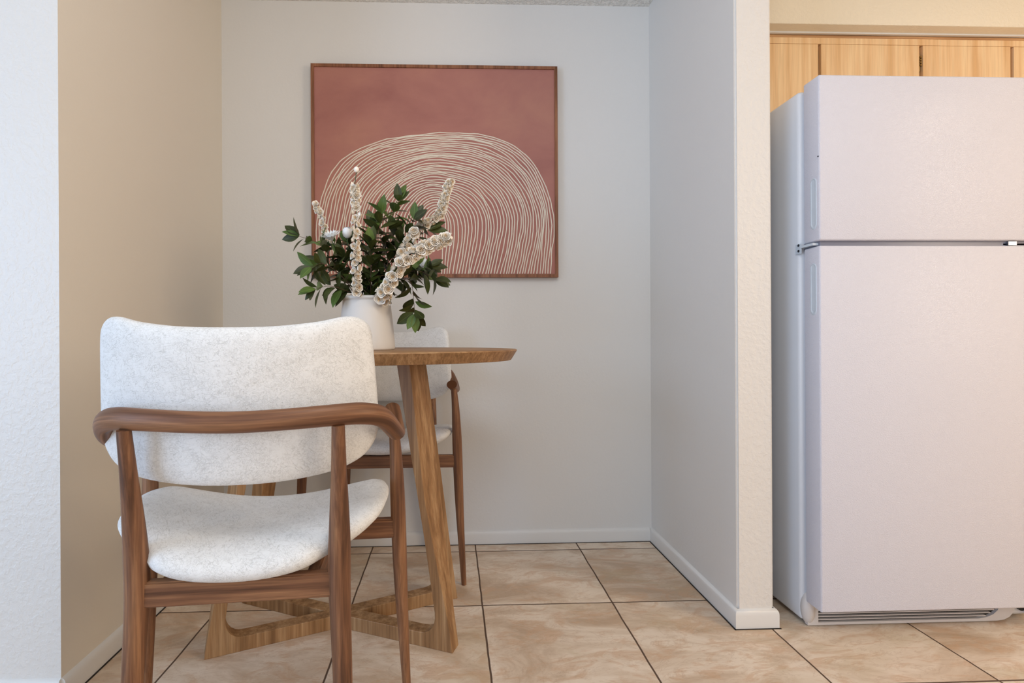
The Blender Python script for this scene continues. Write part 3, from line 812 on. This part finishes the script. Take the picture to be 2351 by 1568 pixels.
def rosebud(lab, base, tip, wid, stempts):
    rb_ = empty('rosebud', (VX, VY, TZ1)); tag(rb_, lab, 'flower')
    bm = bmesh.new(); tube(bm, catmull(stempts+[base], 16), 0.0014, sides=6); from_bm('stem', bm, 'stem', rb_, smooth=True)
    bm = bmesh.new(); ax = (tip-base).normalized(); s1_ = ax.orthogonal().normalized(); s2_ = ax.cross(s1_); Ln = (tip-base).length
    for ly in range(2):
        for k in range(4):
            a0 = 2*math.pi*k/4+ly*0.7; rows = []
            for i, (t, r_) in enumerate(((0, 0.15), (0.2, 0.75), (0.5, 1.0), (0.8, 0.92), (1.0, 0.7))):
                row = []
                for j in range(5):
                    u = (j-2)/2; aa = a0+u*0.95; rad = wid*r_*(1-0.14*ly); tt = t*(1-0.16*u*u*(i == 4))
                    row.append(bm.verts.new(base+ax*Ln*tt*(1+.06*ly)+(s1_*math.cos(aa)+s2_*math.sin(aa))*rad))
                rows.append(row)
            for i in range(4):
                for j in range(4): bm.faces.new((rows[i][j], rows[i][j+1], rows[i+1][j+1], rows[i+1][j])).smooth = True
    me = bpy.data.meshes.new('petals'); bm.normal_update(); bm.to_mesh(me); bm.free(); link('petals', me, 'white_petal', rb_)
    bm = bmesh.new()
    for k in range(5):
        a = 2*math.pi*k/5; out = s1_*math.cos(a)+s2_*math.sin(a); sd = ax.cross(out)*0.003
        p0 = base-ax*0.002; p1 = base+ax*0.010+out*wid*0.85
        bm.faces.new([bm.verts.new(q) for q in (p0-sd*.5, p0+sd*.5, p0.lerp(p1, .5)+sd+out*.002, p1, p0.lerp(p1, .5)-sd+out*.002)])
    me = bpy.data.meshes.new('sepals'); bm.to_mesh(me); bm.free(); link('sepals', me, 'leaf', rb_)
rosebud('pale closed rosebud beside the daisy on the left', loc(794, 546, -.01), loc(798, 521, -.02), 0.0145, [Vector((0, 0, .03)), loc(825, 690, 0), loc(810, 610, 0)])
rosebud('pale closed rosebud tucked under the thick blossom stem on the right', loc(955, 615, .02), loc(980, 598, .02), 0.0155, [Vector((0, 0, .03)), loc(860, 690, 0), loc(915, 640, 0.01)])

# ------------------------------------------------------------------ refrigerator
FX0, FX1 = 1.062, 1.800
FYD, FYB = 1.485, 1.567
fr = empty('refrigerator', ((FX0+FX1)/2, 1.90, 0))
tag(fr, 'white top-freezer refrigerator standing right of the partition wall', 'refrigerator')
def fb(name, x0, x1, y0, y1, z0, z1, mat, bev=0.0, parent=None, seg=3):
    o = box(name, x0, x1, y0, y1, z0, z1, mat, None, bev, seg)
    o.parent = parent or fr
    if parent is None: o.matrix_parent_inverse = Matrix.Translation(-Vector(((FX0+FX1)/2, 1.90, 0)))
    return o
def fbm(name, bm, mat, parent=None, smooth=False):
    o = from_bm(name, bm, mat, None, smooth); o.parent = parent or fr
    if parent is None: o.matrix_parent_inverse = Matrix.Translation(-Vector(((FX0+FX1)/2, 1.90, 0)))
    return o
fb('body', FX0-0.004, FX1+0.004, FYB, 2.285, 0.012, 1.617, 'fridge_side', 0.012)
fb('gasket', FX0+0.012, FX1-0.012, FYD+0.062, FYB+0.002, 1.152, 1.606, 'gasket')
fb('gasket', FX0+0.012, FX1-0.012, FYD+0.062, FYB+0.002, 0.088, 1.130, 'gasket')
fd = fb('freezer_door', FX0, FX1, FYD, FYB-0.014, 1.1495, 1.6265, 'fridge', 0.005)
rd = fb('door', FX0, FX1, FYD, FYB-0.014, 0.077, 1.1345, 'fridge', 0.005)
fb('mullion', FX0+0.010, FX1-0.010, FYD+0.012, FYB+0.002, 1.130, 1.152, 'mullion', 0.002)
# hinge bracket with two screws on the left
bm = bmesh.new(); add_box(bm, FX0-0.0062, FX0+0.020, FYD+0.020, FYB-0.001, 1.1385, 1.1455); add_box(bm, FX0-0.0068, FX0-0.0040, FYB-0.010, FYB+0.014, 1.122, 1.152)
h = fbm('hinge', bm, 'grip')
for z in (1.131, 1.148):
    bm = bmesh.new(); bmesh.ops.create_cone(bm, cap_ends=True, segments=14, radius1=0.0038, radius2=0.0038, depth=0.004, matrix=Matrix.Translation((FX0-0.0065, FYB-0.001, z)) @ Matrix.Rotation(R(90), 4, 'Y'))
    fbm('screw', bm, 'screw', h)
bm = bmesh.new(); add_box(bm, 1.622, FX1-0.02, FYD+0.012, FYD+0.05, 1.1385, 1.1425); add_box(bm, 1.630, 1.655, FYD+0.004, FYD+0.02, 1.1365, 1.1475)
fbm('hinge', bm, 'metal')
# recessed side grips
def grip(z0, z1, yc, parent):
    w = 0.0085
    def pill(wd, x, ex=0.0):
        pts = []
        for k in range(13): a = math.pi*k/12; pts.append((yc+wd*math.cos(a), z1-w+(wd)*math.sin(a)))
        for k in range(13): a = math.pi+math.pi*k/12; pts.append((yc+wd*math.cos(a), z0+w-ex+(wd)*math.sin(a)))
        return [bm.verts.new((x, a, b)) for a, b in pts]
    bm = bmesh.new()
    r = [pill(w+0.0045, FX0+0.0002, .006), pill(w+0.003, FX0-0.0016, .005), pill(w+0.0008, FX0-0.0016), pill(w, FX0-0.0002)]
    n = len(r[0])
    for i in range(3):
        for k in range(n): bm.faces.new((r[i][k], r[i][(k+1) % n], r[i+1][(k+1) % n], r[i+1][k])).smooth = True
    bm.faces.new(r[3])
    return fbm('handle', bm, 'grip', parent)
grip(1.195, 1.330, FYD+0.024, fd); grip(0.945, 1.082, FYD+0.026, rd)
bm = bmesh.new(); bmesh.ops.create_cone(bm, cap_ends=True, segments=10, radius1=0.0018, radius2=0.0018, depth=0.002, matrix=Matrix.Translation((FX0-0.0005, FYD+0.004, 1.392)) @ Matrix.Rotation(R(90), 4, 'Y'))
fbm('screw', bm, 'screw', fd)
# toe grille
GX1 = 1.722
bm = bmesh.new()
pts = [(1.070, 0.004), (1.660, 0.004), (1.682, 0.007), (1.699, 0.015), (1.711, 0.028), (1.717, 0.045), (1.718, 0.082), (1.070, 0.082)]
inn = [(1.102, 0.012), (1.600, 0.012), (1.628, 0.016), (1.648, 0.024), (1.662, 0.036), (1.668, 0.050), (1.669, 0.074), (1.102, 0.074)]
YG = FYB-0.012
for (po, y0, y1) in ((0, YG, FYB+0.002),):
    A = [bm.verts.new((x, y0, z)) for x, z in pts]; B = [bm.verts.new((x, y0, z)) for x, z in inn]
    A2 = [bm.verts.new((x, y1, z)) for x, z in pts]; B2 = [bm.verts.new((x, y1, z)) for x, z in inn]
    m_ = len(pts)
    for i in range(m_):
        j = (i+1) % m_
        bm.faces.new((A[i], A[j], B[j], B[i])); bm.faces.new((A[i], A2[i], A2[j], A[j])); bm.faces.new((B[i], B[j], B2[j], B2[i])); bm.faces.new((A2[i], B2[i], B2[j], A2[j]))
bmesh.ops.bevel(bm, geom=[e for e in bm.edges if all(abs(v.co.y-YG) < 1e-5 for v in e.verts) and len([f for f in e.link_faces]) == 2 and e.calc_face_angle(0) > 1.0], offset=0.003, segments=2, affect='EDGES')
g = fbm('grille', bm, 'grille')
fb('toe_shade_sheet', 1.09, 1.68, FYB-0.003, FYB-0.0005, 0.010, 0.080, 'dark')  # flat dark sheet painted as the shade behind the slats
for i, z in enumerate((0.0195, 0.0285, 0.0375, 0.0465)):
    xe = (1.625, 1.640, 1.652, 1.660)[i]
    o = fb('slat', 1.100, xe, YG+0.001, FYB-0.002, z-0.0012, z+0.0014, 'grille', parent=g)
# rounded cap on the left end of the grille
bm = bmesh.new()
prof = [(0, 0.006), (0.0, 0.088), (-0.006, 0.100)]
bmesh.ops.create_uvsphere(bm, u_segments=20, v_segments=14, radius=1.0)
for v in bm.verts: v.co = Vector((1.076+v.co.x*0.019, FYB-0.002+v.co.y*0.020, 0.052+v.co.z*0.047))
fbm('end_cap', bm, 'grille', smooth=True)
# caster bracket at the right
bm = bmesh.new(); add_box(bm, 1.722, 1.762, FYB+0.004, FYB+0.010, 0.020, 0.080); add_box(bm, 1.760, 1.764, FYB-0.020, FYB+0.02, 0.020, 0.080)
cbr = fbm('caster_bracket', bm, 'metal')
bm = bmesh.new(); bmesh.ops.create_cone(bm, cap_ends=True, segments=20, radius1=0.013, radius2=0.013, depth=0.010, matrix=Matrix.Translation((1.745, FYB-0.002, 0.042)) @ Matrix.Rotation(R(90), 4, 'X'))
fbm('bolt', bm, 'rubber', cbr)
for x in (FX0+0.03, FX1-0.03):
    for y in (FYB+0.05, 2.22):
        bm = bmesh.new(); bmesh.ops.create_cone(bm, cap_ends=True, segments=16, radius1=0.012, radius2=0.012, depth=0.016, matrix=Matrix.Translation((x, y, 0.008)))
        fbm('foot', bm, 'rubber')

# ------------------------------------------------------------------ wall cabinets above the refrigerator
CY = 1.962            # door face
cabs = empty('wall_cabinet', (1.70, 2.12, 1.65))
tag(cabs, 'honey wood wall cabinet row with slab doors hanging above the refrigerator', 'cabinet')
def cb(name, x0, x1, y0, y1, z0, z1, mat, bev=0.0, parent=None):
    o = box(name, x0, x1, y0, y1, z0, z1, mat, None, bev); o.parent = parent or cabs
    o.matrix_parent_inverse = Matrix.Translation(-Vector((1.70, 2.12, 1.65))); return o
Z0c, Z1c = 1.62, 2.0165
CB = 1.65
cb('carcass', XR2+0.004, 2.60, CY+0.040, YB+0.055, CB, Z1c, 'cab_dark')
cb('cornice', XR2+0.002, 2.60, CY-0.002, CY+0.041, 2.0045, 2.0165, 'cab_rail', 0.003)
# face frame rails and stiles
bmf = bmesh.new()
add_box(bmf, XR2+0.002, 2.60, CY+0.018, CY+0.041, 1.965, 2.0060)
o = from_bm('face_frame', bmf, 'cab'); o.parent = cabs; o.matrix_parent_inverse = Matrix.Translation(-Vector((1.70, 2.12, 1.65)))
gaps = [(1.402, 1.413), (1.798, 1.812), (2.160, 2.173)]
edges = [XR2+0.006] + [v for g_ in gaps for v in g_] + [2.58]
for i in range(0, len(edges), 2):
    x0, x1 = edges[i], edges[i+1]
    bm = bmesh.new()
    zt, zb = 1.9812, CB+0.01
    vs, fs = add_box(bm, x0, x1, CY, CY+0.018, zb, zt)
    # finger bevel on the vertical edges, stopping short of the top
    o = from_bm('door', bm, 'cab'); o.parent = cabs; o.matrix_parent_inverse = Matrix.Translation(-Vector((1.70, 2.12, 1.65)))
    bv = o.modifiers.new('edge', 'BEVEL'); bv.width = 0.0015; bv.segments = 2
# stiles behind the gaps, set to one side so that a dark slot stays open
for (a, b), w in zip(gaps, (0.0, 0.006, 0.005)):
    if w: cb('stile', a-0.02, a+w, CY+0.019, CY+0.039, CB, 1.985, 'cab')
# header board over the slots
cb('header', XR2+0.003, 2.60, CY-0.0005, CY+0.0165, 1.9816, 2.0046, 'cab')
# brass hinge in the second gap
bm = bmesh.new()
for z in (1.905, 1.915, 1.925, 1.935): add_box(bm, 1.804, 1.809, CY+0.002, CY+0.010, z, z+0.007)
add_box(bm, 1.8015, 1.8055, CY+0.006, CY+0.016, 1.885, 1.950)
o = from_bm('hinge', bm, 'brass'); o.parent = cabs; o.matrix_parent_inverse = Matrix.Translation(-Vector((1.70, 2.12, 1.65)))
